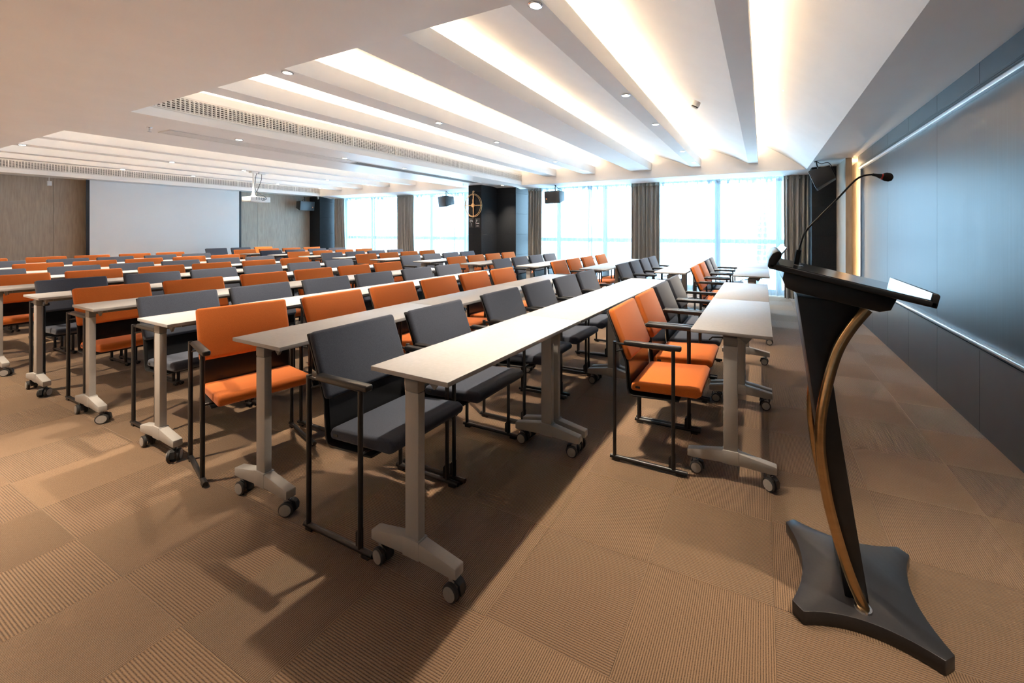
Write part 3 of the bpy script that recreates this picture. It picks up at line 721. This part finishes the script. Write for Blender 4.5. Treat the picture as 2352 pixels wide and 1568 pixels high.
# ------------------------------------------------------------------ projector
pj = empty('projector', (-10.1, 4.20, ZB)); tag(pj, 'white projector hung from a ceiling pole facing the screen', 'projector')
MB().box(-0.06, 0.06, -0.07, 0.07, -0.035, 0.0).obj('ceiling_plate', 'white_plastic', pj, bevel=0.004)
MB().box(-0.04, 0.04, 0.10, 0.24, -0.045, 0.0).obj('socket_box', 'white_plastic', pj, bevel=0.004)
MB().tube([(0, 0, -0.03), (0, 0, -0.52)], 0.019, 16).obj('pole', 'white_plastic', pj, smooth=True)
MB().lathe([(0.03, -0.50), (0.035, -0.56), (0.05, -0.585)], (0, 0, 0), 16).obj('swivel', 'white_plastic', pj, smooth=True)
bd = MB().box(-0.24, 0.14, -0.13, 0.29, -0.725, -0.60).obj('body', 'white_plastic', pj, bevel=0.012, seg=3)
for k in range(4):
    for q2 in range(2): MB().box(0.1395, 0.1415, -0.02+0.05*k, 0.012+0.05*k, -0.665+0.03*q2, -0.650+0.03*q2).obj('port', 'plaque_black', bd)
MB().lathe([(0.045, -0.03), (0.045, 0.0), (0.03, 0.01)], (-0.255, 0.03, -0.66), 20, 'x').obj('lens', 'plaque_black', bd, smooth=True)
MB().tube(smooth_path([(0.0, 0.17, -0.045), (0.02, 0.15, -0.2), (0.03, 0.08, -0.40), (0.05, 0.04, -0.50), (0.10, 0.02, -0.575)]), 0.006, 8).obj('cable', 'cable_black', pj, smooth=True)
MB().tube(smooth_path([(0.02, 0.05, -0.04), (0.03, 0.03, -0.15), (0.025, 0.025, -0.42), (0.06, 0.10, -0.52), (0.16, 0.17, -0.60), (0.18, 0.17, -0.66), (0.145, 0.10, -0.69)]), 0.006, 8).obj('cable', 'cable_black', pj, smooth=True)
# ------------------------------------------------------------------ loudspeakers (front faces local -y)
def speaker(loc, rz, tilt, label, mark=-1):
    e = empty('loudspeaker', loc); e.rotation_euler = (tilt, 0, rz); tag(e, label, 'loudspeaker', 'hanging black loudspeakers')
    wv, hv, dv2 = 0.265, 0.165, 0.30
    b = MB().add([(-wv, -0.02, -hv), (wv, -0.02, -hv), (wv, -0.02, hv), (-wv, -0.02, hv), (-wv*0.62, dv2, -hv*0.62), (wv*0.62, dv2, -hv*0.62), (wv*0.62, dv2, hv*0.80), (-wv*0.62, dv2, hv*0.80)],
                 [(0, 1, 2, 3), (7, 6, 5, 4), (0, 4, 5, 1), (1, 5, 6, 2), (2, 6, 7, 3), (3, 7, 4, 0)]).obj('cabinet', 'speaker_body', e, bevel=0.008)
    MB().box(-wv+0.008, wv-0.008, -0.034, -0.0195, -hv+0.008, hv-0.008).obj('grille', 'speaker_grille', e, bevel=0.006)
    MB().box(mark*0.19-0.016, mark*0.19+0.016, -0.036, -0.0335, -0.055, -0.020).obj('badge', 'orange_mark', e)
    MB().tube([(0, 0.13, hv*0.7), (0, 0.13, hv+0.07), (0, 0.15, hv+0.15)], 0.011, 10).obj('bracket', 'black_metal', e, smooth=True)
    MB().lathe([(0.04, 0.14), (0.04, 0.15)], (0, 0.15, hv), 16).obj('mount_plate', 'black_metal', e)
    MB().tube(smooth_path([(0.0, 0.15, hv+0.14), (0.05, 0.20, hv+0.06), (0.06, 0.30, hv+0.03), (0.03, 0.325, 0.04), (0.0, 0.305, 0.0)]), 0.006, 8).obj('cable', 'cable_black', e, smooth=True)
speaker((-7.86, 8.05, 2.335), -0.42, 0.10, 'black loudspeaker hanging before the sheer left of the clock pillar', -1)
speaker((-4.06, 8.02, 2.335), -0.25, 0.10, 'black loudspeaker hanging before the sheer right of the clock pillar', -1)
speaker((-13.62, 7.55, 2.32), math.pi/2+0.1, 0.10, 'black loudspeaker hanging beside the projection screen wall', 1)
speaker((1.80, 6.92, 2.34), -math.pi/2-0.15, 0.38, 'black loudspeaker hanging above the lectern near the lit niche', 1)
# ------------------------------------------------------------------ small ceiling devices
sm = empty('smoke_detector', (0.20, 3.95, 3.055)); sm.rotation_euler = (0, 0.46, 0); tag(sm, 'cream smoke detector on the sloped ceiling bay', 'smoke detector')
MB().lathe([(0.05, 0.03), (0.052, 0.0), (0.05, -0.035)], (0, 0, 0), 24).obj('housing', 'white_plastic', sm, smooth=True)
MB().lathe([(0.043, -0.035), (0.043, -0.048)], (0, 0, 0), 24).obj('vent_ring', 'plaque_black', sm)
MB().lathe([(0.046, -0.048), (0.034, -0.060)], (0, 0, 0), 24).obj('cover', 'white_plastic', sm)
def sprinkler(x, y, z, label):
    e = empty('sprinkler', (x, y, z)); tag(e, label, 'sprinkler', 'ceiling sprinklers')
    MB().lathe([(0.026, 0.0), (0.024, -0.006)], (0, 0, 0), 16).obj('rose', 'steel', e)
    MB().tube([(0, 0, 0.01), (0, 0, -0.03)], 0.008, 10).obj('stem', 'steel', e)
    MB().tube([(0.012, 0, -0.02), (0.014, 0, -0.05)], 0.003, 6).tube([(-0.012, 0, -0.02), (-0.014, 0, -0.05)], 0.003, 6).obj('yoke', 'steel', e)
    MB().lathe([(0.018, -0.050), (0.018, -0.054)], (0, 0, 0), 16).obj('deflector', 'steel', e)
sprinkler(1.19, 4.05, 3.165, 'small sprinkler on the ceiling bay beside the dark board, farther from curtains')
sprinkler(1.19, 7.31, 3.165, 'small sprinkler on the ceiling bay beside the dark board, close to curtains')
sprinkler(-5.65, 0.95, ZS, 'small sprinkler at the start of the slot diffuser')
sprinkler(-6.20, 7.05, ZS, 'small sprinkler above the clock pillar')
sprinkler(-2.15, 4.08, 3.02, 'small sprinkler on the ceiling bay beside the widest beam')
cm = empty('security_camera', (-13.62, 7.96, ZS)); tag(cm, 'small white dome security camera by the corner pillar', 'camera')
MB().lathe([(0.055, 0.0), (0.055, -0.05), (0.05, -0.08), (0.035, -0.10)], (0, 0, 0), 20).obj('housing', 'white_plastic', cm, smooth=True)
MB().lathe([(0.030, -0.058), (0.028, -0.045)], (0.0, 0.0, -0.06), 16, 'y').obj('lens', 'plaque_black', cm, smooth=True)
sn = empty('hanging_sensor', (-13.86, 2.012, ZS)); tag(sn, 'small white box hanging on a cord left of the projection screen', 'sensor')
MB().tube([(0, 0, 0), (0, 0, -0.10)], 0.007, 8).obj('cord', 'white_plastic', sn)
MB().box(-0.03, 0.03, -0.03, 0.035, -0.20, -0.095).obj('box', 'white_plastic', sn, bevel=0.004)
# ------------------------------------------------------------------ clock and signs on the pillar
ck = empty('wall_clock', (-6.13, 7.40, 2.135)); tag(ck, 'round brass ring wall clock on the black pillar', 'clock')
def ring(rx, rz_, y, r):
    pts = [(rx*math.cos(2*math.pi*k/48), y, rz_*math.sin(2*math.pi*k/48)) for k in range(49)]
    return MB().tube(pts, r, 8, caps=False)
ring(0.285, 0.310, -0.030, 0.007).obj('outer_ring', 'brass', ck, smooth=True)
ring(0.255, 0.285, -0.045, 0.006).obj('inner_ring', 'brass', ck, smooth=True)
MB().box(-0.016, 0.016, -0.034, -0.026, -0.315, 0.315).obj('upright_bar', 'brass', ck)
MB().box(-0.285, 0.285, -0.034, -0.026, -0.010, 0.010).obj('cross_bar', 'brass', ck)
MB().lathe([(0.055, -0.052), (0.055, -0.035)], (0, 0, 0), 24, 'y').obj('centre_disc', 'brass', ck)
MB().box(-0.007, 0.007, -0.056, -0.051, 0.0, 0.17).obj('minute_hand', 'brass', ck)
MB().box(0.0, 0.13, -0.056, -0.051, -0.016, -0.004).obj('hour_hand', 'brass', ck)
for zz, hx in ((0.335, 1), (-0.318, 1)): MB().tube([(-0.012, -0.03, zz-0.03), (-0.012, -0.03, zz+0.02)], 0.005, 8).obj('stud', 'brass', ck)
ring(0.020, 0.020, -0.03, 0.006).obj('loop', 'brass', ck, smooth=True).location = (0.016, 0, 0.372)
MB().box(-0.022, -0.010, -0.034, -0.026, 0.31, 0.395).obj('stem', 'brass', ck)
def plaque(name, x, label):
    e = empty(name, (x, 7.40, 1.665)); tag(e, label, 'sign', 'two small signs under the brass clock')
    MB().box(-0.082, 0.082, -0.008, -0.001, -0.125, 0.125).obj('plate', 'plaque_black', e, bevel=0.002)
    return e
w1 = plaque('wifi_sign', -6.215, 'small black plaque with white wireless signal symbol under the brass clock')
for rr, th in ((0.058, 0.006), (0.034, 0.006)):
    pts = [(rr*1.05*math.sin(a), -0.011, -0.01+rr*1.4*math.cos(a)-0.0) for a in [math.radians(-55+11*k) for k in range(11)]]
    MB().tube(pts, th, 6).obj('signal_arc', 'white_print', w1)
MB().lathe([(0.013, -0.012), (0.013, -0.008)], (0, 0, -0.03), 16, 'y').obj('signal_dot', 'white_print', w1)
MB().box(-0.012, 0.012, -0.011, -0.008, -0.088, -0.074).obj('caption', 'white_print', w1)
w2 = plaque('no_smoking_sign', -6.005, 'small black plaque with white cigarette symbol under the brass clock')
MB().box(-0.055, 0.055, -0.011, -0.008, -0.022, -0.004).obj('cigarette', 'white_print', w2)
MB().box(-0.032, -0.018, -0.0115, -0.008, -0.022, -0.004).obj('ember', 'red_plastic', w2)
MB().tube([(-0.052, -0.011, 0.004), (-0.046, -0.011, 0.028), (-0.025, -0.011, 0.045), (-0.040, -0.011, 0.062), (-0.022, -0.011, 0.090)], 0.005, 6).obj('smoke_line', 'white_print', w2)
MB().tube([(-0.025, -0.011, 0.045), (-0.006, -0.011, 0.068), (-0.022, -0.011, 0.090)], 0.005, 6).obj('smoke_line', 'white_print', w2)
MB().box(-0.035, 0.035, -0.011, -0.008, -0.090, -0.078).obj('caption', 'white_print', w2)
